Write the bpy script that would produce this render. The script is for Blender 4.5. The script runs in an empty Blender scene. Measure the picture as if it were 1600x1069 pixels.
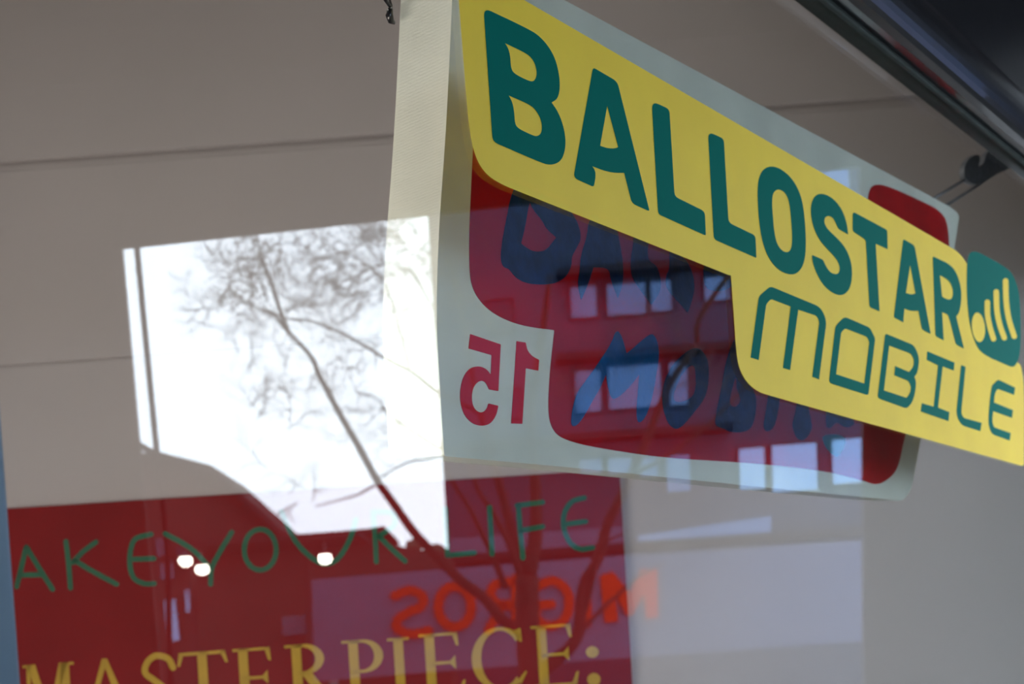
import bpy, bmesh, math, random
from mathutils import Vector, Matrix
from mathutils.geometry import tessellate_polygon
random.seed(11)
sc = bpy.context.scene
COL = sc.collection

# ------------------------------------------------------------------ camera
F = 2000.0; CX, CY = 800.0, 1022.0; ROLL = math.radians(4.2)
VPX = 2400.0
CAM = Vector((0, 0, 1.55))
UC = Vector((-math.sin(ROLL), -math.cos(ROLL), 0.0))        # world up, in camera axes (right, down, forward)
_y = -(VPX-CX)*math.tan(ROLL)
HC = Vector((VPX-CX, _y, F)).normalized()                   # along the shop window
NC = UC.cross(HC).normalized()                              # into the shop
def c2w(d): return Vector((HC.dot(d), NC.dot(d), UC.dot(d)))
cam_d = bpy.data.cameras.new('camera'); cam = bpy.data.objects.new('camera', cam_d); COL.objects.link(cam)
R = c2w(Vector((1,0,0))); D = c2w(Vector((0,1,0))); FW = c2w(Vector((0,0,1)))
M = Matrix((R, -D, -FW)).transposed().to_4x4(); M.translation = CAM
cam.matrix_world = M
cam_d.sensor_width = 36; cam_d.lens = F/1600*36
cam_d.shift_y = (CY-534.5)/1600
cam_d.clip_start = 0.02; cam_d.clip_end = 500
cam_d.dof.use_dof = True; cam_d.dof.focus_distance = 1.36; cam_d.dof.aperture_fstop = 7.5
sc.camera = cam
sc.view_settings.view_transform = 'Standard'; sc.view_settings.look = 'None'
sc.view_settings.gamma = 1; sc.view_settings.use_curve_mapping = False
sc.view_settings.exposure = 0.0

# ------------------------------------------------------------------ sky: bright overcast
SKY = 8.9
w = bpy.data.worlds.new('overcast'); sc.world = w; w.use_nodes = True
nt = w.node_tree; nt.nodes.clear()
wo = nt.nodes.new('ShaderNodeOutputWorld'); bg = nt.nodes.new('ShaderNodeBackground')
tc = nt.nodes.new('ShaderNodeTexCoord'); no = nt.nodes.new('ShaderNodeTexNoise'); no.inputs['Scale'].default_value = 2.2
cr = nt.nodes.new('ShaderNodeValToRGB')
cr.color_ramp.elements[0].position = .35; cr.color_ramp.elements[0].color = (.66, .80, 1.0, 1)
cr.color_ramp.elements[1].position = .65; cr.color_ramp.elements[1].color = (.82, .91, 1.0, 1)
nt.links.new(tc.outputs['Generated'], no.inputs['Vector']); nt.links.new(no.outputs['Fac'], cr.inputs['Fac'])
nt.links.new(cr.outputs['Color'], bg.inputs['Color']); bg.inputs['Strength'].default_value = SKY
nt.links.new(bg.outputs['Background'], wo.inputs['Surface'])

SHOP_FILL = 5.0      # strength of the unseen fill panels added at the shop ceiling
WALL_FILL = 12.0     # strength of the unseen fill panel added at the left wall

# ------------------------------------------------------------------ materials
def lin(c):
    c = c/255.0
    return c/12.92 if c <= .04045 else ((c+.055)/1.055)**2.4
def rgb(r, g, b): return (lin(r), lin(g), lin(b), 1)
def mat(name, col, rough=.6, var=.0, vscale=8, bump=0, bscale=200, metal=0, coat=0, emit=None, estr=0, spec=.5):
    m = bpy.data.materials.new(name); m.use_nodes = True
    t = m.node_tree; b = t.nodes['Principled BSDF']
    b.inputs['Roughness'].default_value = rough; b.inputs['Metallic'].default_value = metal
    b.inputs['Specular IOR Level'].default_value = spec
    b.inputs['Coat Weight'].default_value = coat
    b.inputs['Base Color'].default_value = col
    tcn = t.nodes.new('ShaderNodeTexCoord')
    if var:
        n = t.nodes.new('ShaderNodeTexNoise'); n.inputs['Scale'].default_value = vscale; n.inputs['Detail'].default_value = 5
        r = t.nodes.new('ShaderNodeValToRGB')
        r.color_ramp.elements[0].position = .3; r.color_ramp.elements[1].position = .7
        r.color_ramp.elements[0].color = tuple(c*(1-var) for c in col[:3])+(1,)
        r.color_ramp.elements[1].color = tuple(min(1, c*(1+var)) for c in col[:3])+(1,)
        t.links.new(tcn.outputs['Object'], n.inputs['Vector']); t.links.new(n.outputs['Fac'], r.inputs['Fac'])
        t.links.new(r.outputs['Color'], b.inputs['Base Color'])
    if bump:
        n = t.nodes.new('ShaderNodeTexNoise'); n.inputs['Scale'].default_value = bscale; n.inputs['Detail'].default_value = 3
        bp = t.nodes.new('ShaderNodeBump'); bp.inputs['Strength'].default_value = bump; bp.inputs['Distance'].default_value = .002
        t.links.new(tcn.outputs['Object'], n.inputs['Vector']); t.links.new(n.outputs['Fac'], bp.inputs['Height'])
        t.links.new(bp.outputs['Normal'], b.inputs['Normal'])
    if emit:
        b.inputs['Emission Color'].default_value = emit; b.inputs['Emission Strength'].default_value = estr
    return m
def glass_mat():
    m = bpy.data.materials.new('window_glass'); m.use_nodes = True
    t = m.node_tree; t.nodes.clear()
    o = t.nodes.new('ShaderNodeOutputMaterial'); mx = t.nodes.new('ShaderNodeMixShader')
    tr = t.nodes.new('ShaderNodeBsdfTransparent'); tr.inputs['Color'].default_value = (.965, .98, .975, 1)
    gl = t.nodes.new('ShaderNodeBsdfGlossy'); gl.inputs['Roughness'].default_value = 0.0
    g = t.nodes.new('ShaderNodeNewGeometry'); dt = t.nodes.new('ShaderNodeVectorMath'); dt.operation = 'DOT_PRODUCT'
    t.links.new(g.outputs['Incoming'], dt.inputs[0]); t.links.new(g.outputs['Normal'], dt.inputs[1])
    def mth(op, a, b=None, clamp=False):
        n = t.nodes.new('ShaderNodeMath'); n.operation = op; n.use_clamp = clamp
        for i, v in enumerate((a, b)):
            if v is None: continue
            if isinstance(v, (int, float)): n.inputs[i].default_value = v
            else: t.links.new(v, n.inputs[i])
        return n.outputs[0]
    a = mth('ABSOLUTE', dt.outputs['Value'])
    c = mth('SUBTRACT', 1.0, a, True)
    p = mth('POWER', c, 5.0)
    fr = mth('MULTIPLY_ADD', p, .93); fr.node.inputs[2].default_value = .078
    t.links.new(fr, mx.inputs['Fac']); t.links.new(tr.outputs[0], mx.inputs[1]); t.links.new(gl.outputs[0], mx.inputs[2])
    t.links.new(mx.outputs[0], o.inputs['Surface'])
    return m
def canvas_mat(name, col, rough=.75, stain=.12, spec=.1):
    m = mat(name, col, rough, stain, 5, spec=spec)
    t = m.node_tree; b = t.nodes['Principled BSDF']
    tcn = t.nodes.new('ShaderNodeTexCoord')
    w1 = t.nodes.new('ShaderNodeTexWave'); w1.wave_type = 'BANDS'; w1.bands_direction = 'X'; w1.inputs['Scale'].default_value = 420; w1.inputs['Distortion'].default_value = 1.5
    w2 = t.nodes.new('ShaderNodeTexWave'); w2.wave_type = 'BANDS'; w2.bands_direction = 'Z'; w2.inputs['Scale'].default_value = 420; w2.inputs['Distortion'].default_value = 1.5
    ns = t.nodes.new('ShaderNodeTexNoise'); ns.inputs['Scale'].default_value = 260
    ad = t.nodes.new('ShaderNodeMath'); ad.operation = 'ADD'; ad2 = t.nodes.new('ShaderNodeMath'); ad2.operation = 'ADD'
    for n in (w1, w2, ns): t.links.new(tcn.outputs['Object'], n.inputs['Vector'])
    t.links.new(w1.outputs['Fac'], ad.inputs[0]); t.links.new(w2.outputs['Fac'], ad.inputs[1])
    t.links.new(ad.outputs[0], ad2.inputs[0]); t.links.new(ns.outputs['Fac'], ad2.inputs[1])
    bp = t.nodes.new('ShaderNodeBump'); bp.inputs['Strength'].default_value = .35; bp.inputs['Distance'].default_value = .0008
    t.links.new(ad2.outputs[0], bp.inputs['Height']); t.links.new(bp.outputs['Normal'], b.inputs['Normal'])
    return m
MT = dict(
 glass=glass_mat(),
 yellow=mat('yellow_vinyl', rgb(252, 218, 56), .5, .05, 9, .15, 30),
 green=mat('green_vinyl', rgb(0, 112, 100), .55, 0, spec=.05),
 canvas=canvas_mat('primed_canvas', rgb(228, 234, 224)),
 red=canvas_mat('red_sign_paint', rgb(184, 0, 14), .5, .25),
 numeral=mat('red_numeral_vinyl', rgb(205, 0, 36), .5, spec=.1),
 blue=mat('dark_blue_brush_paint', rgb(0, 38, 84), .5, .6, 26, .4, 120, spec=.12),
 bluem=mat('mid_blue_brush_paint', rgb(0, 78, 140), .5, .35, 14, .4, 120, spec=.12),
 cyan=mat('light_blue_brush_paint', rgb(20, 130, 160), .4, .2),
 panelred=mat('dark_red_panel_paint', rgb(128, 24, 26), .6, .12, 3, spec=.1),
 handgreen=mat('green_hand_paint', rgb(6, 90, 60), .6, .1, 20),
 gold=mat('yellow_letter_paint', rgb(182, 142, 6), .6, .08, 20),
 wall=mat('shop_wall_paint', rgb(186, 180, 180), .85, .03, 1.5),
 ceil=mat('shop_ceiling_paint', rgb(205, 203, 198), .9),
 floor=mat('shop_floor_concrete', rgb(120, 112, 104), .5, .15, 3),
 frame=mat('black_window_metal', rgb(10, 13, 21), .28, 0, 8, .1, 40, 0.0, .6),
 gasket=mat('grey_green_gasket', rgb(70, 77, 75), .7, .1, 30, spec=.1),
 mullion=mat('blue_grey_metal', rgb(128, 150, 172), .35, 0, 8, 0, 1, .3),
 steel=mat('dark_steel', rgb(135, 140, 150), .4, .2, 40, 0, 1, .1),
 lamp=mat('lamp_face', rgb(255, 248, 235), .5, emit=(1, .9, .78, 1), estr=30),
 wallfill=mat('wall_fill_glow', rgb(255, 246, 230), .5, emit=(1, .87, .76, 1), estr=WALL_FILL),
 shopfill=mat('shop_fill_glow', rgb(255, 250, 240), .5, emit=(1, .95, .88, 1), estr=SHOP_FILL),
 arcade=mat('arcade_plaster', rgb(62, 58, 57), .9, .1, 2, spec=.1),
 paving=mat('pavement', rgb(110, 108, 106), .9, .15, 2),
 facade=mat('grey_facade', rgb(44, 52, 72), .8, .1, .6, spec=.05),
 ledge=mat('dark_facade_ledge', rgb(30, 28, 34), .8, spec=.05),
 pane=mat('facade_window_glass', rgb(104, 132, 166), .12, 0, metal=.75),
 pane2=mat('dim_window_glass', rgb(64, 84, 118), .12, 0, metal=.75),
 house=mat('brown_grey_render', rgb(66, 50, 48), .85, .15, .8, spec=.05),
 roof=mat('dark_roof_sheet', rgb(54, 44, 46), .8, .1, 2, spec=.05),
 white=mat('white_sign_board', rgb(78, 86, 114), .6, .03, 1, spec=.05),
 orange=mat('orange_sign_letter', rgb(186, 48, 4), .6, spec=.05),
 bark=mat('dark_bark', rgb(46, 36, 34), .9, .3, 8, spec=.05),
 twig=mat('grey_twig_bark', rgb(58, 52, 56), .9, .2, 8),
 bush=mat('bush_leaves', rgb(60, 54, 40), .9, .4, 3),
)

# ------------------------------------------------------------------ object helpers
def tag(o, label=None, cat=None, group=None, kind=None):
    if label: o['label'] = label
    if cat: o['category'] = cat
    if group: o['group'] = group
    if kind: o['kind'] = kind
    return o
def empty(name, loc, label, cat, group=None):
    o = bpy.data.objects.new(name, None); COL.objects.link(o); o.location = loc; o.empty_display_size = .05
    return tag(o, label, cat, group)
class MB:
    def __init__(s): s.v = []; s.f = []; s.sm = False
    def add(s, vs, fs):
        k = len(s.v); s.v += [Vector(p) for p in vs]; s.f += [tuple(i+k for i in f) for f in fs]; return s
    def box(s, x0, x1, y0, y1, z0, z1):
        return s.add([(x0,y0,z0),(x1,y0,z0),(x1,y1,z0),(x0,y1,z0),(x0,y0,z1),(x1,y0,z1),(x1,y1,z1),(x0,y1,z1)],
                     [(0,3,2,1),(4,5,6,7),(0,1,5,4),(1,2,6,5),(2,3,7,6),(3,0,4,7)])
    def prism(s, conts, fa, fb):
        """polygon with holes in picture outline -> solid between maps fa (front) and fb (back)"""
        tri = tessellate_polygon([[Vector((p[0], p[1], 0)) for p in c] for c in conts])
        flat = [p for c in conts for p in c]; n = len(flat)
        A = [fa(*p) for p in flat]; B = [fb(*p) for p in flat]
        fs = []
        for t in tri:
            fs.append(tuple(t)); fs.append(tuple(i+n for i in reversed(t)))
        k = 0
        for c in conts:
            m = len(c)
            for i in range(m):
                j = (i+1) % m; fs.append((k+i, k+j, k+j+n, k+i+n))
            k += m
        return s.add(A+B, fs)
    def tube(s, pts, rads, n=6):
        pts = [Vector(p) for p in pts]; vs = []; fs = []
        for i, p in enumerate(pts):
            d = (pts[min(i+1, len(pts)-1)]-pts[max(i-1, 0)]).normalized()
            a = d.cross(Vector((.13, .31, .94))).normalized(); b = d.cross(a)
            r = rads[i] if isinstance(rads, (list, tuple)) else rads
            for k in range(n):
                t = 2*math.pi*k/n; vs.append(p+(a*math.cos(t)+b*math.sin(t))*r)
        for i in range(len(pts)-1):
            for k in range(n):
                q = (k+1) % n; fs.append((i*n+k, i*n+q, (i+1)*n+q, (i+1)*n+k))
        fs.append(tuple(range(n-1, -1, -1))); fs.append(tuple((len(pts)-1)*n+k for k in range(n)))
        return s.add(vs, fs)
    def build(s, name, m, parent=None, smooth=False, bevel=0, base=None):
        me = bpy.data.meshes.new(name)
        off = parent_world(parent) if parent else Vector(base or (0, 0, 0))
        me.from_pydata([v-off for v in s.v], [], s.f); me.materials.append(MT[m])
        bm = bmesh.new(); bm.from_mesh(me); bmesh.ops.recalc_face_normals(bm, faces=bm.faces); bm.to_mesh(me); bm.free()
        if smooth:
            for p in me.polygons: p.use_smooth = True
        o = bpy.data.objects.new(name, me); COL.objects.link(o)
        if parent: o.parent = parent
        else: o.location = off
        if bevel:
            b = o.modifiers.new('bevel', 'BEVEL'); b.width = bevel; b.segments = 3; b.limit_method = 'ANGLE'
        return o
def parent_world(o):
    v = Vector((0, 0, 0))
    while o: v += o.location; o = o.parent
    return v
def struct(o): o['kind'] = 'structure'; return o

# outline smoothing: (x,y) = soft control point, (x,y,r) = corner rounded with radius r
def outline(pts, tf=(0, 0, 1), n=5):
    ox, oy, s = tf
    P = [(ox+p[0]/s, oy+p[1]/s, (p[2]/s if len(p) > 2 else 1e9)) for p in pts]
    out = []
    for i, (x, y, r) in enumerate(P):
        a = P[i-1]; b = P[(i+1) % len(P)]
        va = Vector((a[0]-x, a[1]-y)); vb = Vector((b[0]-x, b[1]-y))
        ra = min(r, va.length*(.5 if a[2] > 1e8 or r > 1e8 else .5)); rb = min(r, vb.length*.5)
        pa = Vector((x, y))+va.normalized()*ra; pb = Vector((x, y))+vb.normalized()*rb; c = Vector((x, y))
        if ra < .4 and rb < .4: out.append((x, y)); continue
        for k in range(n+1):
            t = k/n; q = pa*(1-t)**2+c*2*t*(1-t)+pb*t*t; out.append((q.x, q.y))
    res = []
    for p in out:
        if not res or (abs(p[0]-res[-1][0])+abs(p[1]-res[-1][1])) > .02: res.append(p)
    if abs(res[0][0]-res[-1][0])+abs(res[0][1]-res[-1][1]) < .02: res.pop()
    return res
def spline(pts, n=5):
    if len(pts) < 3: return [Vector(p) for p in pts]
    P = [Vector(p) for p in pts]; P = [P[0]*2-P[1]]+P+[P[-1]*2-P[-2]]; out = []
    for i in range(1, len(P)-2):
        for k in range(n):
            t = k/n; a, b, c, d = P[i-1:i+3]
            out.append(.5*((2*b)+(c-a)*t+(2*a-5*b+4*c-d)*t*t+(3*b-3*c+d-a)*t**3))
    out.append(P[-2]); return out
def stroke(pts, wd, n=5):
    P = spline(pts, n); L = []; Rr = []
    for i, p in enumerate(P):
        d = (P[min(i+1, len(P)-1)]-P[max(i-1, 0)]).normalized(); q = Vector((-d.y, d.x))*wd/2
        L.append(p+q); Rr.append(p-q)
    d1 = (P[-1]-P[-2]).normalized()*wd/2; d0 = (P[0]-P[1]).normalized()*wd/2
    cap1 = [P[-1]+d1*math.sin(t)+Vector((-d1.y, d1.x))*math.cos(t) for t in (math.pi*k/6 for k in range(1, 6))]
    cap0 = [P[0]+d0*math.sin(t)+Vector((-d0.y, d0.x))*math.cos(t) for t in (math.pi*k/6 for k in range(1, 6))]
    return [(p.x, p.y) for p in L+cap1+Rr[::-1]+cap0]
def ring(cx, cy, rx, ry, wd, n=28):
    o = [(cx+(rx+wd/2)*math.cos(2*math.pi*k/n), cy+(ry+wd/2)*math.sin(2*math.pi*k/n)) for k in range(n)]
    i = [(cx+(rx-wd/2)*math.cos(2*math.pi*k/n), cy+(ry-wd/2)*math.sin(2*math.pi*k/n)) for k in range(n)]
    return [o, i]
def disc(cx, cy, rx, ry, n=24): return [(cx+rx*math.cos(2*math.pi*k/n), cy+ry*math.sin(2*math.pi*k/n)) for k in range(n)]

# ------------------------------------------------------------------ sight lines to planes
def ray(px, py): return c2w(Vector(((px-CX)/F, (py-CY)/F, 1.0)))
def at(px, py, depth): return CAM+ray(px, py)*depth
YG = None
d0 = ray(765, 120); YG = d0.y*1.30            # outer face of the shop window
def on_y(y):                                     # plane parallel to the window
    def f(px, py):
        r = ray(px, py); return CAM+r*((y-CAM.y)/r.y)
    return f
def shifted(f, v): return lambda px, py: f(px, py)+v
GT = .004                                         # glass thickness
def mirror(p): return Vector((p.x, 2*YG-p.y, p.z))
def st(px, py, depth): return mirror(at(px, py, depth))      # a point of the street, seen mirrored in the window
def st_plane(depth): return lambda px, py: st(px, py, depth)
FWM = Vector((FW.x, -FW.y, FW.z))                 # straight away from the viewer, on the street side
RM = Vector((R.x, -R.y, R.z))

# ================================================================== ROOM AND STREET SHELL
WD = 3.6                                          # back wall distance
CEIL = 3.75
def wallpt(px, depth=WD):                         # plan position on the back wall at eye level
    p = CAM+FW*depth+Vector((FW.y, -FW.x, 0))*((px-800)/F*depth); return p
wl = wallpt(-1900); k = (VPX-CX)/F
# right end: where wall meets window line
side = Vector((FW.y, -FW.x, 0))
tr_ = (CAM+FW*WD); s_ = (YG+GT+.005-tr_.y)/side.y; wr = tr_+side*s_
def wall_slab(d_front, d_back, z0, z1, a, b):
    mb = MB(); A0 = Vector((a.x, a.y, 0)); B0 = Vector((b.x, b.y, 0))
    q = [A0+FW*(d_front-WD), B0+FW*(d_front-WD), B0+FW*(d_back-WD), A0+FW*(d_back-WD)]
    return mb.add([(p.x, p.y, z0) for p in q]+[(p.x, p.y, z1) for p in q],
                  [(0,1,2,3),(4,5,6,7),(0,1,5,4),(1,2,6,5),(2,3,7,6),(3,0,4,7)])
struct(wall_slab(WD, WD+.15, 0, CEIL, wl, wr).build('wall_back', 'wall'))
def zline(px, py, depth): return at(px, py, depth).z
z1 = zline(0, 252, WD-.03)
wr2 = wr-side*.06
struct(wall_slab(WD-.02, WD-.002, z1, CEIL-.002, wl+side*.02, wr2).build('trim_1', 'wall', bevel=.012))
z2 = zline(0, 572, WD-.01)
struct(wall_slab(WD-.008, WD-.002, z2, z1-.02, wl+side*.02, wr2).build('trim_2', 'wall', bevel=.004))
# left wall of the shop and floor / ceiling
xl = wl.x
gl_left_x = -1.6
mb = MB(); mb.add([(xl-.15, YG-.1, 0), (xl, YG-.1, 0), (xl, wl.y, 0), (xl-.15, wl.y, 0), (xl-.15, YG-.1, CEIL), (xl, YG-.1, CEIL), (xl, wl.y, CEIL), (xl-.15, wl.y, CEIL)],
                 [(0,1,2,3),(4,5,6,7),(0,1,5,4),(1,2,6,5),(2,3,7,6),(3,0,4,7)])
struct(mb.build('wall_left', 'wall'))
def slab(pts, z0, z1):
    mb = MB(); return mb.prism([[(p[0], p[1]) for p in pts]], lambda x, y: Vector((x, y, z1)), lambda x, y: Vector((x, y, z0)))
inner = [(xl-.1, YG+.03), (wr.x+.02, YG+.03), (wl.x-.1, wl.y+.1)]
inner = [(xl-.1, YG+.004), (wr.x+.1, YG+.004), (wr.x+FW.x*.1, wr.y+FW.y*.1), (wl.x-.1, wl.y+.15)]
struct(slab(inner, -.1, 0).build('floor', 'floor'))
struct(slab(inner, CEIL, CEIL+.1).build('ceiling', 'ceil'))

# ---- window: pane, black head rail, gasket, fascia, mullion
YI = YG+GT
gz = on_y(YG)
zg0 = gz(1296, 0).z; zg1 = gz(1342, 0).z
x_r = wr.x-.02
mx = on_y(YI+.001)(35, 1069)
glass_x0 = gz(-260, 700).x
pane = MB().box(glass_x0, x_r, YG, YI, .45, zg1).build('window_1', 'glass', base=(x_r, YG, .45))
struct(pane)
f_ = on_y(YG-.012)
MB().box(glass_x0, x_r, YG-.010, YG-.0005, f_(1292, 0).z, f_(1334, 0).z).build('gasket', 'gasket', pane, bevel=.003)
MB().box(glass_x0, x_r, YI+.0005, YI+.04, zg0+.004, zg1+.30).build('inner_bead', 'gasket', pane, bevel=.004)
# rounded head rail: profile swept along the window
f2 = on_y(YG-.045)
zr0 = f2(1346, 0).z; zr1 = f2(1448, 0).z; zc = (zr0+zr1)/2; hh = (zr1-zr0)/2
prof = []
for k in range(13):
    a = -math.pi/2+math.pi*k/12
    prof.append((YG-.030-.030*max(0, math.cos(a))**.6, zc+hh*math.sin(a)))
prof = [(YG-.0007, zc-hh+.004)]+prof+[(YG-.0007, zc+hh)]
mb = MB(); n = len(prof)
mb.add([(glass_x0, y, z) for y, z in prof]+[(x_r, y, z) for y, z in prof],
       [(i, (i+1) % n, (i+1) % n+n, i+n) for i in range(n)]+[tuple(range(n)), tuple(range(2*n-1, n-1, -1))])
mb.build('head_rail', 'frame', pane, smooth=False)
MB().box(glass_x0, x_r, YG-.028, YI, zr1+.006, 3.9).build('fascia', 'frame', pane, bevel=.004)
MB().box(glass_x0, x_r, YG-.05, YI+.25, .0, .45).build('window_sill', 'frame', pane, bevel=.004)
# mullion at the left of the view, leaning lines come from the camera roll
mo = MB().box(mx.x-.07, mx.x, YI+.001, YI+.05, .45, zg0).build('mullion', 'mullion', pane, bevel=.004)
MB().box(glass_x0-.06, glass_x0, YG-.05, YI+.05, .0, CEIL).build('side_frame', 'frame', pane, bevel=.004)
# wall beside the window on the far left
struct(MB().box(xl-.15, glass_x0-.06, YG-.1, YG+.05, 0, CEIL).build('wall_front', 'arcade'))

# ---- arcade on the street side: outer wall with the opening seen in the reflection
AD = 5.0
def opl(y): return 190+(y-387)*.0925
outer = [(-1500, 2600), (-1500, -500), (1760, -500), (1760, 2600)]
zt_ = 3.9
ap = st_plane(AD)
opening = [(190, 386), (668, 334), (1345, 258), (1349, 560), (1352, 1069), (1356, 1500), (opl(1500), 1500), (opl(1069), 1069), (opl(690)-1, 690)]
def apc(px, py):
    p = ap(px, py); p.z = max(0.0, min(zt_, p.z)); return p
notch = [(-1500, 2300), (-1500, -300), (1760, -500), (1760, 2300), (1362, 2300)]+[(1352, 1069), (1349, 560), (1345, 258), (668, 334), (190, 386), (opl(690)-1, 690), (opl(1069), 1069), (opl(2300), 2300)]
mb = MB(); mb.prism([notch], lambda x, y: apc(x, y), lambda x, y: apc(x, y)+FWM*.03)
struct(mb.build('wall_street', 'arcade'))
a_l = ap(-1500, 1000); a_r = ap(1760, 1000)
struct(MB().box(glass_x0-3.35, glass_x0-3.2, a_l.y, YG-.11, 0, zt_).build('wall_side_blocker', 'arcade'))  # unseen end wall added to keep sky light out of the arcade
struct(MB().box(x_r+.005, a_r.x+.3, YG-.1, YG+.05, 0, zt_).build('wall_right_blocker', 'arcade'))  # closes the right end gap, added to cut stray sky light
OPEN_W = 2.7
struct(MB().box(glass_x0-3.2+OPEN_W, a_l.x+.1, a_l.y-.15, a_l.y-.005, 0, zt_).build('wall_rear_blocker', 'arcade'))  # unseen rear wall added, its gap sized for the light let in
# unseen upper wall above the arcade, added to block sky light on the facades
ua = ap(-1500, 1000)-FW*0; ub = ap(1760, 1000); uv = (ub-ua).normalized(); uv.z = 0
q = [ua-uv*14, ub+uv*.2, ub+uv*.2-FWM*.4, ua-uv*14-FWM*.4]
mb = MB(); mb.add([(p.x, p.y, zt_+.125) for p in q]+[(p.x, p.y, 20) for p in q], [(0,1,2,3),(4,5,6,7),(0,1,5,4),(1,2,6,5),(2,3,7,6),(3,0,4,7)])
struct(mb.build('wall_sky_blocker', 'arcade'))
arc = [(a_l.x, a_l.y), (a_r.x, a_r.y), (a_r.x+.3, YG-.11), (glass_x0-3.2, YG-.11), (glass_x0-3.2, a_l.y)]
struct(slab(arc, zt_, zt_+.12).build('ceiling_arcade', 'arcade'))
struct(slab([(-40, YG-.002), (60, YG-.002), (60, -70), (-40, -70)], -.12, 0).build('floor_street', 'paving'))

# ================================================================== YELLOW STICKER ON THE GLASS
SF = on_y(YG-.0009); SB = on_y(YG-.0002); LF = on_y(YG-.0013); LB = on_y(YG-.00095)
stk_px = [(712, -62, 14), (1500, 395, 14), (1516, 420, 10), (1520, 530, 20), (1550, 562, 6), (1594, 566, 9), (1601, 600), (1600, 729, 5), (1200, 618),
          (1182, 611), (1166, 597), (1154, 575), (1150, 545), (1147, 500), (1142, 430, 2), (1139, 430, 3), (810, 299), (786, 289), (765, 277), (750, 260), (740, 236), (734, 205), (730, 170)]
base = SF(1160, 560)
T = empty('vinyl_sticker', base, 'yellow and green lettered vinyl sticker stuck on the window glass', 'sticker')
MB().prism([outline(stk_px)], SF, SB).build('backing', 'yellow', T)
Z1 = (740, 0, 3.82); Z2 = (880, 90, 3.686); Z3 = (1080, 190, 4.276); Z4 = (1250, 280, 4.276); Z5 = (1380, 360, 4.4545); Z6 = (1160, 430, 5.0909); Z7 = (1350, 500, 4.648)
LET = [
 ('B', Z1, [[(60,46,50),(340,178),(400,222),(450,280),(490,355),(512,450),(516,530),(502,590),(466,612,3),(500,660),(530,730),(548,810),(549,880),(532,945),(500,976),(450,985),(400,970),(114,846,35)],
            [(188,258,3),(320,320),(358,360),(376,410),(377,455),(360,487),(330,484),(238,438),(222,400),(220,340),(208,290)],
            [(210,570,3),(340,626),(378,665),(403,715),(410,760),(403,798),(378,815),(345,805),(260,764),(246,730),(243,670),(232,610)]]),
 ('A', Z2, [[(172,56,18),(312,138,30),(498,886,14),(396,840,25),(352,664,3),(290,664),(230,650),(168,626,3),(184,650),(188,685),(176,746,16),(60,692,28)], [(254,278,3),(317,516,4),(295,524),(255,522),(213,508,4)]]),
 ('L', Z2, [[(510,250,45),(612,297,25),(642,800,25),(816,886,25),(822,1026,10),(547,902,22)]]),
 ('L', Z3, [[(112,66,48),(218,115,25),(250,675,30),(430,762,25),(436,912,10),(152,787,25)]]),
 ('O', Z3, [[(530,296),(585,309),(642,348),(692,407),(728,480),(748,560),(760,660),(767,780),(765,885),(748,965),(712,1012),(670,1025),(608,1008),(548,958),(502,882),(473,790),(455,680),(446,560),(443,450),(452,375),(478,320)],
            [(580,450),(617,465),(643,500),(659,560),(668,650),(675,760),(673,835),(657,870),(625,874),(592,848),(567,800),(553,720),(545,620),(540,540),(546,475)]]),
 ('S', Z4, [[(150,96),(202,115),(253,162),(293,228),(316,310),(322,370,6),(256,332,15),(238,290),(220,257),(190,243),(165,257),(162,295),(187,338),(252,397),(303,457),(335,528),(349,600),(347,682),(328,742),(292,774),(250,775),(198,748),(147,697),(107,622),(86,560),(80,506,8),(154,538,14),(172,580),(200,622),(235,637),(260,628),(268,592),(248,538),(198,483),(137,418),(97,342),(75,262),(71,190),(87,128),(113,102)]]),
 ('T', Z4, [[(352,216,25),(583,340,14),(586,468,6),(506,432,6),(532,884,6),(464,854,16),(440,405,22),(352,348,18)]]),
 ('A', Z5, [[(140,60,14),(218,105,20),(331,722,10),(270,690,18),(245,560,3),(195,562),(148,545,3),(140,640,6),(74,606,12)], [(188,243,3),(225,438,4),(200,448),(158,436,4)]]),
 ('R', Z5, [[(345,180,14),(400,206),(452,230),(498,273),(528,340),(545,420),(543,500),(530,572),(508,600,5),(563,824,8),(506,795,18),(460,610),(446,583),(410,570,3),(422,767,8),(364,736,14)], [(395,313,4),(452,343),(481,390),(487,440),(478,478),(450,484),(410,462,10)]]),
 ('M', Z6, [[(66,655,2),(132,168,25),(222,88,30),(612,250,40),(652,310),(668,380,30),(610,830,2),(556,808,2),(612,375,20),(600,340,8),(585,322,12),(445,275,2),(380,755,2),(323,738,2),(385,250,2),(228,190,15),(190,230,20),(130,676,2)]]),
 ('O', Z6, [[(688,857,30),(740,403,30),(812,330,30),(1015,418,25),(1057,505,20),(1002,957,22)], [(746,788,2),(786,455,15),(818,424,12),(990,490,15),(1010,530,15),(970,862,2)]]),
 ('B', Z7, [[(98,567,25),(155,98,18),(365,185,30),(400,265),(398,330),(386,390),(366,412,4),(380,450),(374,520),(352,600),(310,644,20)], [(145,512,2),(183,186,3),(340,245,15),(364,285),(360,340),(328,378,6),(226,335,3),(220,402,3),(320,442,12),(342,480),(337,530),(310,566,10)]]),
 ('I', Z7, [[(460,228,3),(658,310,3),(652,368,3),(572,338,3),(538,636,3),(620,670,3),(614,735,3),(412,665,3),(420,604,3),(506,630,3),(538,330,3),(455,290,3)]]),
 ('L', Z7, [[(706,328,8),(738,340,8),(706,680,30),(725,712,12),(855,748,4),(845,808,4),(715,767,20),(678,715),(672,660,20)]]),
 ('E', Z7, [[(975,433,15),(1098,492,4),(1090,545,4),(970,500,14),(950,535),(945,600,3),(1082,655,4),(1075,712,4),(938,663,3),(930,740),(945,780,12),(1066,822,4),(1058,876,4),(930,830,25),(905,770),(904,700),(916,560),(930,475,15)]]),
]
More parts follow.
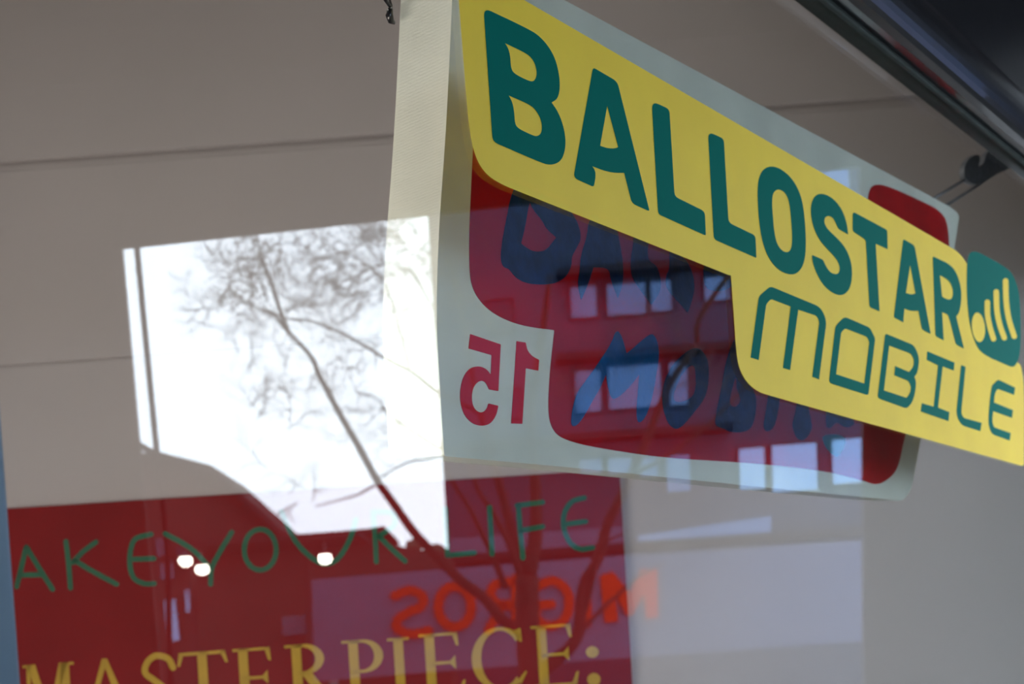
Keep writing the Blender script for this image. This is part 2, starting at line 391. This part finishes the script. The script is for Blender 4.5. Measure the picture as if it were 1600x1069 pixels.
for i, (ch, tf, cs) in enumerate(LET):
    o = MB().prism([outline(c, tf) for c in cs], LF, LB).build('letter', 'green', T)
    tag(o, 'green letter %s' % ch)
lg = MB().prism([outline([(606,150),(640,145),(690,163),(862,260),(912,320),(948,430),(958,600),(958,800),(946,895),(918,945),(895,952),(860,938),(690,862),(640,790),(600,650),(583,480),(581,280),(588,190)], Z5)], LF, LB).build('emblem', 'green', T)
tag(lg, 'green rounded emblem with a dot and three curved bars')
LF2 = on_y(YG-.0017); LB2 = on_y(YG-.00135)
def z5(p): return (1380+p[0]/4.4545, 360+p[1]/4.4545)
e = [(663+(46*math.cos(t)+8*math.sin(t)), 675+103*math.sin(t)) for t in (2*math.pi*k/28 for k in range(28))]
MB().prism([[z5(p) for p in e]], LF2, LB2).build('emblem_dot', 'yellow', lg)
for b in ([(725,500),(727,590),(745,680),(768,755)], [(787,428),(792,560),(812,660),(843,748)], [(852,352),(857,500),(875,620),(912,738)]):
    MB().prism([stroke([z5(p) for p in b], 8.6)], LF2, LB2).build('emblem_bar', 'yellow', lg)

# ================================================================== HANGING CANVAS SIGN
YC = YG+.15
CF = on_y(YC)
DEP = .085
cv_px = [(710, -92, 6), (1488, 325, 8), (1499, 336, 6), (1490, 395), (1468, 530), (1440, 680), (1424, 765, 10), (1410, 783, 8), (1340, 776), (1100, 752), (900, 731), (694, 713, 5), (687, 600), (681, 490), (686, 350), (696, 220), (704, 60)]
cbase = CF(1050, 760)
S = empty('canvas_sign', cbase, 'white stretched-canvas box sign with a red painted panel, hanging behind the window', 'sign')
MB().prism([outline(cv_px)], CF, lambda x, y: CF(x, y)+Vector((0, DEP, .012 if y > 690 else 0))).build('stretched_canvas', 'canvas', S, bevel=.0035)
def dz(k): return (lambda x, y: CF(x, y)-Vector((0, k, 0)))
red_px = [(742, 120, 10), (1040, 255), (1338, 372, 6), (1354, 330, 4), (1357, 297), (1367, 287), (1390, 292), (1437, 313), (1470, 330), (1481, 350), (1484, 400), (1470, 480), (1436, 610), (1413, 682), (1404, 730), (1390, 748), (1370, 759), (1348, 751), (1295, 737), (1201, 726), (1129, 721), (1060, 717), (1004, 711), (935, 700), (897, 692), (872, 682), (861, 667), (856, 645), (858, 589), (866, 516, 2), (825, 511), (797, 503), (772, 491), (752, 474), (738, 452), (733, 425), (733, 359), (737, 275), (741, 190)]
MB().prism([outline(red_px)], dz(.0006), dz(-.001)).build('painted_field', 'red', S)
Z8 = (660, 480, 3.2)
o = MB().prism([outline([(470,170,2),(515,178,2),(522,215),(545,245),(582,264,2),(578,318,2),(515,306,2),(498,584,2),(443,582,2)], Z8)], dz(.0007), dz(-.001)).build('numeral', 'numeral', S); tag(o, 'mirrored red numeral 1')
o = MB().prism([outline([(238,135,2),(390,187,2),(378,420,2),(332,412,3),(318,380),(298,366),(270,377),(250,408),(244,455),(252,500),(275,525),(300,528),(320,510),(329,482,3),(378,494,3),(368,542),(340,583),(300,596),(253,586),(212,548),(190,490),(186,425),(200,353),(233,305),(280,294),(320,310),(341,340,2),(345,240,2),(230,207,2)], Z8)], dz(.0007), dz(-.001)).build('numeral', 'numeral', S); tag(o, 'mirrored red numeral 5')
ZA = (700, 250, 4.646); ZB = (880, 330, 5.625); ZC = (880, 500, 5.346); I0 = (0, 0, 1)
BL = [
 (ZA, [[(500,150),(450,270),(420,430),(388,600),(376,720),(398,782),(440,790),(480,850),(560,898),(680,908),(780,898),(855,850),(893,770),(892,700),(942,620),(962,560),(942,470),(900,390),(820,300),(640,180)], [(590,310,4),(620,370),(680,440),(710,500),(782,565,4),(740,620),(700,662),(620,670),(560,637),(525,607,5),(553,500),(578,350)]]),
 (ZB, [[(220,60),(205,230),(150,380),(142,530),(118,640),(153,780,5),(212,650),(260,495,5),(400,500),(410,600),(475,765,5),(522,640),(522,450),(485,250),(470,150),(330,40)]]),
 (ZB, [[(615,200,5),(612,300),(590,400),(588,560),(640,650),(770,825,8),(832,740),(862,640),(822,480),(742,440),(735,350),(752,240,5),(680,200)]]),
 (ZB, [[(930,340,5),(930,520),(898,560),(898,680),(980,770),(1090,895,10),(1142,740),(1150,620),(1115,490),(1050,400)]]),
 (ZB, [[(1228,430),(1226,620),(1270,700),(1400,710),(1500,650),(1560,560),(1450,430)]]),
 (ZC, [[(440,78),(482,130),(525,280,5),(600,220),(700,130),(752,115),(788,200),(798,310),(772,450),(742,640),(690,805),(630,872),(606,815),(613,680),(632,455,5),(550,560),(450,655),(398,665),(368,560),(352,455,5),(310,560),(240,675),(170,805),(110,885),(66,892),(58,830),(98,620),(200,490),(330,300),(400,190)]]),
 (ZC, [[(1110,215),(1195,300),(1215,420),(1195,640),(1080,785),(960,928),(878,885),(826,740),(820,590),(876,420),(980,295)], [(1090,370),(1105,470),(1100,620),(1020,680),(930,692),(908,640),(960,500),(1030,400)]]),
 (I0, [[(1150,520),(1134,560),(1127,605),(1118,646),(1116,666),(1130,670),(1140,676),(1162,676),(1175,668),(1181,640),(1180,615),(1168,598),(1182,570),(1176,530)], [(1150,585),(1142,610),(1138,634),(1150,637),(1158,625),(1150,608)]]),
 (I0, [[(1206,560),(1225,565),(1218,620),(1214,650),(1208,670),(1197,676),(1191,668),(1197,640)]]),
 (I0, [[(1246,590),(1262,590),(1262,640),(1269,665),(1263,682),(1252,690),(1242,684),(1236,662),(1244,642)]]),
 (I0, [[(1293,600),(1335,610),(1330,650),(1336,664),(1320,670),(1306,658),(1298,670),(1288,668)]]),
]
for i, (tf, cs) in enumerate(BL):
    tag(MB().prism([outline(c, tf) for c in cs], dz(.0013), dz(.0002)).build('brush_letter', 'bluem' if i == 5 else 'blue', S), 'mid blue brush-painted letter M' if i == 5 else 'dark blue brush-painted letter')
tag(MB().prism([outline([(1283,678),(1322,680),(1318,700),(1308,716),(1296,708),(1286,694)])], dz(.0013), dz(.0002)).build('paint_drip', 'cyan', S), 'light blue paint drip')

# hanging hardware
def cb(px, py, k=.04): return on_y(YC+k)(px, py)
H = empty('wire_hanger', cb(1468, 316), 'dark wire and clamp from the upper right corner of the canvas sign to the frame', 'hanger')
mb = MB(); mb.tube([cb(1452, 314, .02), cb(1512, 278, .02)], .0032, 8); mb.tube([cb(1472, 325, .02), cb(1532, 287, .02)], .0032, 8)
mb.build('wire', 'steel', H, smooth=True)
cl = [(1508,282),(1506,262),(1514,247),(1528,239),(1534,250),(1526,264),(1538,256),(1541,238),(1558,227),(1578,228),(1572,238),(1584,246),(1604,236),(1640,205),(1648,214),(1612,250),(1575,264),(1550,276),(1532,291)]
hn = on_y(YC+.014); hb = on_y(YC+.026)
MB().prism([outline(cl)], hn, lambda x, y: hn(x, y)+Vector((0, .012, 0))).build('clamp', 'steel', H, bevel=.002)
mb = MB(); mb.tube([cb(1640, 208, .02), cb(1700, 150, .02), on_y(YI+.015)(1760, 178)], .004, 8); mb.build('link_rod', 'steel', H, smooth=True)
H2 = empty('wire_hanger', cb(612, 20, .1), 'small dark hook and wire at the upper left corner of the canvas sign', 'hanger')
mb = MB(); p0 = cb(614, 26, DEP); 
mb.tube([cb(611.5, 10, DEP), cb(609, 17, DEP), cb(608.5, 24, DEP), cb(611, 33, DEP), cb(616, 36, DEP)], [.0015, .004, .005, .004, .002], 8)
mb.build('hook', 'frame', H2, smooth=True)
mb = MB(); mb.tube([cb(611, 12, DEP), cb(602, 0, DEP), cb(585, -30, DEP), Vector((cb(540, -200, DEP).x, cb(540, -200, DEP).y, CEIL-.01))], .0022, 6)
mb.tube([cb(612, 10, DEP), cb(608, -3, DEP), cb(604, -30, DEP)], .0015, 6)
mb.build('wire', 'frame', H2, smooth=True)

# ================================================================== RED PANEL ON THE BACK WALL
def wp(k):                                        # k metres in front of the wall
    def f(px, py): return at(px, py, WD-.0-k)
    return f
PT = .035
P = empty('painted_panel', at(480, 1250, WD-.06), 'dark red wall panel with green hand lettering above yellow serif lettering', 'painted panel')
def wp_back(x, y): return wp(PT)(x, y)+FW*(PT-.001)
MB().prism([[(-190, 808), (968, 733), (1000, 1260), (-150, 1345)]], wp(PT), wp_back).build('board', 'panelred', P, bevel=.002)
gf = wp(PT+.0015); gb = wp(PT-.001)
GW = 8.2
GL = [
 ('A', [[(26,917),(41,855)], [(41,855),(60,886),(82,921)], [(30,899),(64,898)]]),
 ('K', [[(103,846),(107,880),(110,919)], [(150,847),(130,862),(114,879)], [(117,876),(145,893),(182,913)]]),
 ('E', [[(236,835),(212,842),(204,860),(203,883),(209,903),(225,912),(241,912)], [(209,874),(240,873)]]),
 ('Y', [[(258,834),(298,857),(327,886)], [(362,832),(345,860),(331,888),(329,913)]]),
 ('O', None),
 ('U', [[(440,800),(458,840),(480,866),(505,881),(528,873),(547,842),(556,812)]]),
 ('R', [[(583,800),(586,840),(588,878)], [(583,800),(612,802),(616,820),(592,838)], [(592,838),(612,858),(633,877)]]),
 ('L', [[(696,795),(699,868),(741,864)]]),
 ('I', [[(765,793),(767,830),(769,866)]]),
 ('F', [[(808,790),(848,785)], [(810,791),(813,830),(817,872)], [(815,829),(848,823)]]),
 ('E', [[(913,778),(894,784),(882,802),(881,825),(890,847),(906,858),(926,856)], [(885,819),(915,815)]]),
]
for i, (ch, ss) in enumerate(GL):
    mb = MB()
    if ch == 'O': mb.prism(ring(406.5, 859, 25, 32, GW), gf, gb)
    else:
        for s in ss:
            if ch == 'L': mb.prism([stroke(s[:2], GW)], gf, gb); mb.prism([stroke(s[1:], GW)], gf, gb)
            else: mb.prism([stroke(s, GW)], gf, gb)
    tag(mb.build('hand_letter', 'handgreen', P), 'green hand-painted letter %s' % ch)

# serif letters, unit box x 0..1 (times width), y 0 (top) .. 1 (baseline)
def serif(ch, x0, x1, yt, h=96, slope=-.072, lean=.062):
    W = x1-x0
    def m(u, v): return (x0+u+v*h*lean, yt+v*h+u*slope)     # u in px
    def poly(pts): return [m(u, v) for u, v in pts]
    def bez(pts): return outline([(m(p[0], p[1])+tuple(p[2:])) for p in pts])
    S_ = 15.; t = 5.5; sv = .045; res = []
    def stem(u): res.append([poly([(u-S_/2, 0), (u+S_/2, 0), (u+S_/2, 1), (u-S_/2, 1)])])
    def ser(u0, u1, top=True):
        v = 0 if top else 1-sv; res.append([poly([(u0, v), (u1, v), (u1, v+sv), (u0, v+sv)])])
    def barE(u0, u1, v, up):        # thin bar with a beak at the end
        d = .20 if up else -.20
        res.append([poly([(u0, v-sv/2), (u1, v-sv/2), (u1, v+sv/2), (u0, v+sv/2)])])
        res.append([poly([(u1-9, v-(sv/2)), (u1, v-(sv/2)), (u1+1, v+d), (u1-3, v+d*.95)] if up else [(u1-9, v+(sv/2)), (u1, v+(sv/2)), (u1+4, v+d), (u1, v+d*.95)])])
    def arc(cx, cy, rx, ry, a0, a1, wmax, wmin, n=22):
        o = []; i = []
        for k in range(n+1):
            a = math.radians(a0+(a1-a0)*k/n); wd = wmin+(wmax-wmin)*abs(math.cos(a))**1.3
            o.append((cx+rx*math.cos(a), cy+ry*math.sin(a))); i.append((cx+(rx-wd)*math.cos(a), cy+(ry-wd*.9/h*1.0)*math.sin(a)))
        res.append([poly(o+i[::-1])])
    if ch == 'M':
        stem(W-12); res.append([poly([(6, 0), (20, 0), (W/2+4, .95), (W/2-6, .95)])]); res.append([poly([(W-20, 0), (W-6, 0), (W/2+2, .95), (W/2-5, .95)])])
        res.append([poly([(6, 0), (12, 0), (9, 1), (3, 1)])]); ser(0, 14); ser(W-16, W+3); ser(-4, 16, False); ser(W-26, W+4, False)
    elif ch == 'A':
        c = W/2-4
        res.append([poly([(c-2, -.02), (c+6, -.02), (W-2, 1), (W-18, 1)])]); res.append([poly([(c-2, -.02), (c+5, .06), (10, 1), (3, 1)])])
        res.append([poly([(c*.5, .62), (c*1.55, .62), (c*1.6, .67), (c*.45, .67)])]); ser(-5, 18, False); ser(W-26, W+5, False)
    elif ch == 'S':
        a = [(W-3, .22), (W-10, .07), (W/2, .01), (14, .10), (9, .27), (22, .40), (W-20, .53), (W-8, .70), (W-14, .90), (W/2-4, .99), (8, .93), (2, .74)]
        P_ = [m(u, v) for u, v in a]; res.append([stroke(P_, 10)])
    elif ch == 'T':
        stem(W/2); res.append([poly([(2, 0), (W-2, 0), (W-2, .055), (2, .055)])])
        res.append([poly([(2, 0), (10, 0.02), (3, .22), (-1, .22)])]); res.append([poly([(W-10, .02), (W-2, 0), (W+2, .2), (W-2, .2)])]); ser(W/2-16, W/2+16, False)
    elif ch == 'E':
        stem(18); ser(2, 28); barE(18, W-3, sv/2, True); res.append([poly([(18, .46), (W-12, .46), (W-12, .51), (18, .51)])])
        res.append([poly([(W-16, .455), (W-8, .37), (W-8, .60), (W-16, .515)])]); ser(2, 28, False); barE(18, W+2, 1-sv/2, False)
    elif ch == 'I':
        stem(W/2); ser(W/2-17, W/2+17); ser(W/2-17, W/2+17, False)
    elif ch in 'PR':
        stem(20); ser(2, 30); ser(4, 34, False)
        v = .27 if ch == 'P' else .245
        arc(W-34, v, 31, v, -90, 90, 14, 5.5)
        res.append([poly([(20, 0), (W-33, 0), (W-33, .05), (20, .05)])]); res.append([poly([(20, 2*v-.05), (W-33, 2*v-.05), (W-33, 2*v), (20, 2*v)])])
        if ch == 'R': res.append([poly([(W-42, 2*v-.04), (W-26, 2*v-.06), (W+12, 1), (W-5, 1)])])
    elif ch == 'C':
        arc(W*.56, .5, W*.56, .515, 48, 318, 15, 5.5, 34)
        res.append([poly([(W-14, .06), (W-2, .02), (W-1, .24), (W-5, .24)])])
        res.append([poly([(W-12, .88), (W+2, .72), (W+4, .74), (W-6, .93)])])
    return res
yf = wp(PT+.0025); yb = wp(PT-.001)
YL = [('M',35,112,1040),('A',124,206,1034),('S',216,272,1026),('T',277,353,1021),('E',361,424,1015),('R',442,508,1009),('P',531,600,1002),('I',605,638,998),('E',652,717,992),('C',734,815,985),('E',827,894,979)]
for ch, x0, x1, yt in YL:
    mb = MB()
    for c in serif(ch, x0, x1, yt): mb.prism(c, yf, yb)
    tag(mb.build('serif_letter', 'gold', P), 'yellow serif letter %s' % ch)
for c in ((925.5, 1019, 10, 9), (928, 1062, 10.5, 10)): tag(MB().prism([disc(*c)], yf, yb).build('colon_dot', 'gold', P), 'yellow dot of the colon')

# fill panels out of view above, added to light the shop
for i, (dd, sx) in enumerate(((2.0, -1.4), (2.3, .2))):
    c = CAM+FW*dd+side*sx
    t = empty('ceiling_fill_panel', (c.x, c.y, CEIL-.06), 'added unseen fill-light panel at the shop ceiling, %s' % ('nearer the left wall' if i == 0 else 'above the canvas sign'), 'fill panel')
    MB().box(c.x-.45, c.x+.45, c.y-.25, c.y+.25, CEIL-.058, CEIL-.002).build('housing', 'mullion', t)
    MB().box(c.x-.42, c.x+.42, c.y-.22, c.y+.22, CEIL-.066, CEIL-.0585).build('fill_face', 'shopfill', t)

t = empty('wall_fill_panel', (xl+.02, 1.85, 1.2), 'long warm fill-light panel added out of view at the left wall of the shop', 'wall light')  # unseen panel added to brighten the back wall and canvas side
MB().box(xl+.002, xl+.05, 1.0, 2.7, 1.2, 1.8).build('housing', 'mullion', t)
MB().box(xl+.051, xl+.056, 1.03, 2.67, 1.23, 1.77).build('fill_face', 'wallfill', t)

# ================================================================== STREET, seen as a reflection
def sprism(mb, conts, depth, thick):
    f = st_plane(depth); return mb.prism(conts, f, lambda x, y: f(x, y)+FWM*thick)
def ground(p): return Vector((p.x, p.y, 0))
# thin steel post in the arcade opening
def stz(px, py, depth, z):
    p = st(px, py, depth); return p
p = ground(st(250, 900, 5.3))
o = MB().tube([st(286, 1700, 5.3), st(262, 855, 5.3), st(245, 700, 5.3), st(209, 330, 5.3)], .0125, 10)
for v in o.v: v.z = max(v.z, 0.002)
tag(o.build('steel_post', 'ledge', base=p, smooth=True), 'thin dark post standing at the left side of the bright reflected opening', 'post')

# tall office building
BD = 24.0
G = empty('office_building', ground(st(1000, 1100, BD)), 'grey office building with rows of bright windows, reflected in the glass at right', 'building')
zb = lambda mb: [setattr(v, 'z', max(v.z, .0)) for v in mb.v]
mb = sprism(MB(), [[(664, 60), (1500, -10), (1530, 1300), (712, 1300), (700, 850), (668, 335)]], BD, 6); zb(mb)
mb.build('wall', 'facade', G)
SL = -.0734
WIN = [(891,931,436,497),(948,1008,430,494),(1016,1048,426,487),(1100,1140,400,470),
 (898,938,580,645),(950,1032,570,640),(1046,1074,563,634),
 (905,940,719,741),(950,986,717,741),(999,1027,716,746),(1041,1078,712,770),(1155,1195,701,766),(1206,1277,696,770),(1300,1352,687,757),
 (1273,1327,262,312),(1180,1245,268,325),(760,800,470,520),(770,812,610,655)]
for x0, x1, y0, y1 in WIN:
    f = lambda x, y: st(x, y+(x-x0)*SL, BD-.06)
    mb = MB(); mb.prism([[(x0-2, y0-2), (x1+2, y0-2), (x1+4, y1+2), (x0, y1+2)], [(x0, y0), (x1, y0), (x1+2, y1), (x0+2, y1)]], f, lambda x, y: f(x, y)+FWM*.055)
    fr = mb.build('window', 'ledge', G)
    g = lambda x, y: st(x, y+(x-x0)*SL, BD-.03)
    MB().prism([[(x0, y0), (x1, y0), (x1+2, y1), (x0+2, y1)]], g, lambda x, y: g(x, y)+FWM*.025).build('pane', 'pane' if y0 > 680 and x1 > 1100 else 'pane2', fr)
for y0, x0, x1 in ((418, 870, 1360), (552, 870, 1360), (690, 720, 1148), (868, 705, 1360)):   # projecting ledges above each window row
    f = lambda x, y: st(x, y+(x-x0)*SL+0, BD-.5)
    MB().prism([[(x0, y0), (x1, y0), (x1, y0+11), (x0, y0+11)]], f, lambda x, y: f(x, y)+FWM*.49).build('ledge', 'ledge', G)
f = lambda x, y: st(x, y+(x-996)*SL*1.6, BD-.12)
f = st_plane(BD-.1)
MB().prism([[(702, 842), (855, 831), (974, 823), (974, 853), (855, 864), (702, 864)]], f, lambda x, y: f(x, y)+FWM*.08).build('string_course', 'white', G)
f = st_plane(BD-.12)
MB().prism([[(997, 837), (1205, 806), (1205, 838), (997, 853)]], f, lambda x, y: f(x, y)+FWM*.1).build('transom_glazing', 'pane2', G)

# low house with the sloping roof
HD = 21.0
G = empty('low_house', ground(st(350, 1100, HD)), 'low brown-grey house with a steeply sloping roof, reflected below the sky', 'house')
mb = sprism(MB(), [[(150, 690), (245, 712), (330, 740), (448, 846), (570, 836), (640, 858), (700, 862), (720, 1300), (150, 1300)]], HD, 2.4); zb(mb)
mb.build('wall', 'house', G)
f = st_plane(HD-.25)
MB().prism([[(214, 687), (245, 705), (330, 727), (452, 837), (575, 826), (600, 822), (604, 830), (452, 848), (326, 738), (245, 716), (214, 700)]], f, lambda x, y: f(x, y)+FWM*2.55).build('roof', 'roof', G)
f = st_plane(HD-.08)
for q in ([(243,842),(262,840),(265,868),(246,870)], [(250,880),(270,878),(272,904),(252,906)], [(256,938),(274,936),(281,1000),(262,1004)], [(288,922),(298,921),(301,955),(291,957)], [(440,965),(476,962),(478,990),(442,993)]):
    fr = MB().prism([q], f, lambda x, y: f(x, y)+FWM*.07).build('window', 'pane', G)
MB().prism([[(275, 856), (480, 838), (482, 848), (277, 867)]], st_plane(HD-.3), lambda x, y: st(x, y, HD-.3)+FWM*.28).build('string_course', 'facade', G)

# canopy with three spotlights
KD = 17.5
G = empty('flat_canopy', ground(st(400, 1100, KD)), 'flat dark canopy in front of the low house, reflected', 'canopy')
f = st_plane(KD)
MB().prism([[(276, 848), (560, 828), (561, 836), (277, 856)]], f, lambda x, y: f(x, y)+FWM*1.6).build('canopy_roof', 'roof', G)
for px in (300, 481):
    o = MB().tube([ground(st(px, 1100, KD+.8)), st(px, 858-(px-300)*.06, KD+.8)], .05, 8); o.build('post', 'roof', G)
SP = [(290, 875, 'leftmost of the pair of round spotlights seen over the letter Y'), (316, 888, 'right of the pair of round spotlights seen over the letter Y'), (508, 871, 'single round spotlight seen inside the letter U')]
for px, py, lb in SP:
    c = st(px, py, KD+.6)
    t = empty('spotlight', c, lb, 'spotlight', 'round spotlights under the canopy')
    mb = MB(); n = 20
    def rg(r, z, rv=1): return [c+Vector((math.cos(2*math.pi*k/n)*r, math.sin(2*math.pi*k/n)*r, z)) for k in range(n)]
    rr = .095
    # shallow dome lens
    rings = [rg(rr*.8, .035), rg(rr, -.01), rg(rr*.92, -.05), rg(rr*.6, -.085)]
    vs = [v for r_ in rings for v in r_]+[c+Vector((0, 0, -.1))]
    fs = [(i*n+k, i*n+(k+1) % n, (i+1)*n+(k+1) % n, (i+1)*n+k) for i in range(3) for k in range(n)]+[(3*n+k, 3*n+(k+1) % n, 4*n) for k in range(n)]+[tuple(range(n-1, -1, -1))]
    mb.add(vs, fs); mb.build('lens', 'lamp', t, smooth=True)
    MB().tube([c+Vector((0, 0, .036)), c+Vector((0, 0, .055))], [rr*1.05, rr*.8], 18).build('housing', 'steel', t)
    zc = st(px, 856-(px-277)*.0734, KD).z
    MB().tube([c+Vector((0, 0, .055)), Vector((c.x, c.y, zc-.012))], .012, 8).build('stem', 'steel', t)

# supermarket sign with orange letters
ND = 20.0
G = empty('shop_sign', ground(st(900, 1100, ND)), 'long pale sign board with orange capital letters across the street, reflected mirror-wise', 'sign')
f = st_plane(ND)
MB().prism([[(484, 906), (975, 868), (1400, 841), (1400, 998), (1345, 1002), (994, 1027), (725, 1046), (484, 1066)]], f, lambda x, y: f(x, y)+FWM*.25).build('sign_board', 'white', G)
for px in (520, 1390):
    MB().tube([ground(st(px, 1100, ND+.12)), st(px, 1010-(px-520)*.07, ND+.12)], .07, 8).build('post', 'steel', G)
ML = [
 ('S', [[(617,931),(640,922),(660,931),(659,947),(640,956),(622,968),(622,983),(645,991),(670,985)]]),
 ('O', None),
 ('R', [[(806,903),(807,982)], [(806,909),(778,911),(767,927),(778,943),(806,945)], [(786,945),(764,984)]]),
 ('G', [[(838,918),(862,907),(884,920),(890,943),(882,968),(860,978),(840,968),(838,948)], [(838,946),(862,944)]]),
 ('I', [[(917,900),(918,974)]]),
 ('M', 'poly'),
]
f1 = st_plane(ND-.05)
for ch, ss in ML:
    mb = MB()
    if ss == 'poly': mb.prism([[(938,899),(958,893),(984,926),(1002,890),(1027,888),(1029,965),(1010,967),(1007,928),(988,962),(980,962),(962,930),(966,971),(945,973)]], f1, lambda x, y: f1(x, y)+FWM*.048)
    elif ss is None: mb.prism(ring(711, 948, 26, 32, 15), f1, lambda x, y: f1(x, y)+FWM*.048)
    else:
        for s in ss: mb.prism([stroke(s, 14.5)], f1, lambda x, y: f1(x, y)+FWM*.048)
    tag(mb.build('sign_letter', 'orange', G), 'orange letter %s' % ch)

# ---- bare tree
TD = 14.0
def tp(px, py, k=0): return st(px, py, TD+k)
G = empty('bare_tree', ground(st(835, 1100, TD)), 'leafless tree with a dark forked trunk, reflected across the bright sky', 'tree')
pxm = TD/F
LIMB = [
 ([(845,1300),(838,1150),(828,1040),(824,960),(825,900)], 52, 44),
 ([(825,900),(834,860),(838,820),(836,740),(830,640),(845,540),(860,430)], 34, 10),
 ([(826,910),(810,868),(795,810),(780,755),(765,700),(740,600),(725,500),(700,400)], 26, 6),
 ([(822,990),(787,970),(757,935),(720,907),(675,862),(645,829),(615,787),(589,750),(562,700),(532,648),(498,584),(487,558),(449,517),(430,494)], 24, 6),
 ([(790,920),(775,880),(752,830),(728,785),(700,740),(690,690)], 15, 6),
 ([(835,1060),(870,1030),(893,1010),(905,982),(911,920),(935,872),(949,821),(967,784),(990,735),(1008,695),(1030,638),(1056,585),(1088,540),(1092,500),(1135,435),(1180,380)], 28, 9),
 ([(822,930),(800,860),(770,800),(745,760),(728,690)], 16, 7),
 ([(905,985),(925,915),(935,860),(945,830)], 12, 6),
 ([(898,1000),(925,968),(960,935),(1000,900),(1040,880)], 12, 4),
 ([(990,740),(1040,715),(1100,670),(1150,620),(1200,560)], 11, 4),
 ([(920,905),(945,850),(985,830)], 8, 3),
 ([(589,750),(636,723),(674,716),(720,700)], 3.5, 4.5),
 ([(595,752),(562,772),(524,783),(494,791)], 5, 2),
 ([(760,650),(700,620),(681,611),(648,584),(599,558),(543,525),(487,502),(449,498),(410,480)], 9, 3),
 ([(720,720),(674,693),(636,667),(603,644),(592,625),(554,610)], 6, 2.5),
 ([(449,515),(440,492),(427,450),(408,397),(400,360)], 10, 2.5),
 ([(640,575),(620,500),(600,440),(560,405),(520,385)], 5, 2.5),
 ([(700,520),(665,460),(640,420),(600,435)], 5, 2.5),
 ([(430,494),(400,480),(370,462),(350,440)], 5, 2),
]
wood = MB(); allp = []
for pts, w0, w1 in LIMB:
    sp = spline(pts, 4); n = len(sp); z0 = random.uniform(-.8, .8)
    P3 = []; rr = []
    for i, q in enumerate(sp):
        t = i/(n-1); P3.append(tp(q.x, q.y, z0*t)); rr.append((w0+(w1-w0)*t)/2*pxm*.82)
    for v in P3: v.z = max(v.z, 0)
    wood.tube(P3, rr, 8)
wood.build('trunk_and_branches', 'bark', G, smooth=True)
tw = MB()
def twig(x, y, a, L, wd, lvl, kz):
    n = 5; pts = [(x, y)]
    for i in range(n):
        a += random.uniform(-.35, .35); x += math.cos(a)*L/n; y += math.sin(a)*L/n; pts.append((x, y))
        if lvl > 0 and random.random() < .75:
            twig(x, y, a+random.choice((-1, 1))*random.uniform(.4, 1.1), L*random.uniform(.4, .7), wd*.65, lvl-1, kz+random.uniform(-.3, .3))
    tw.tube([tp(p[0], p[1], kz) for p in pts], [wd/2*pxm*(1-.6*i/n) for i in range(n+1)], 4)
SEEDS = []
for cx, cy, rx, ry, n in ((395,450,60,50,34),(430,400,50,40,12),(560,420,90,45,50),(560,360,90,30,14),(650,390,30,50,12),(600,370,60,30,10),(500,470,90,40,16),(640,440,50,60,12),(430,590,50,60,5),(440,650,40,30,6),(530,620,60,50,6),(460,760,40,30,5),(640,700,50,30,6),(600,620,70,50,10),(540,560,50,30,8),(760,480,60,120,10),(1000,560,120,120,10)):
    for k in range(n): SEEDS.append((random.gauss(cx, rx*.6), random.gauss(cy, ry*.6)))
for x, y in SEEDS:
    a = math.atan2(400-y, 300-x)+random.uniform(-1.3, 1.3)
    twig(x, y, a, random.uniform(35, 85), random.uniform(1.0, 2.2), 2, random.uniform(-1.2, 1.2))
tw.build('twigs', 'twig', G)

# small bush crowns on the roof line beside the trunk
for px, py, r, lb in ((646, 856, 13, 'smaller rounded shrub crown against the lower edge of the reflected sky'), (684, 868, 17, 'larger rounded shrub crown at the lower right corner of the reflected sky')):
    c = st(px, py, 23.65); mb = MB(); rad = r/F*23.65
    n, m = 14, 9; vs = []; fs = []
    for i in range(m+1):
        for k in range(n):
            th = math.pi*i/m; ph = 2*math.pi*k/n; q = rad*random.uniform(.8, 1.15)
            vs.append(c+Vector((math.sin(th)*math.cos(ph), math.sin(th)*math.sin(ph), math.cos(th)))*q)
    for i in range(m):
        for k in range(n): fs.append((i*n+k, i*n+(k+1) % n, (i+1)*n+(k+1) % n, (i+1)*n+k))
    g0 = ground(c); B = empty('shrub', g0, lb, 'shrub')
    mb.add(vs, fs).build('crown', 'bush', B)
    MB().tube([g0, c], [.06, .03], 8).build('stem', 'bark', B)
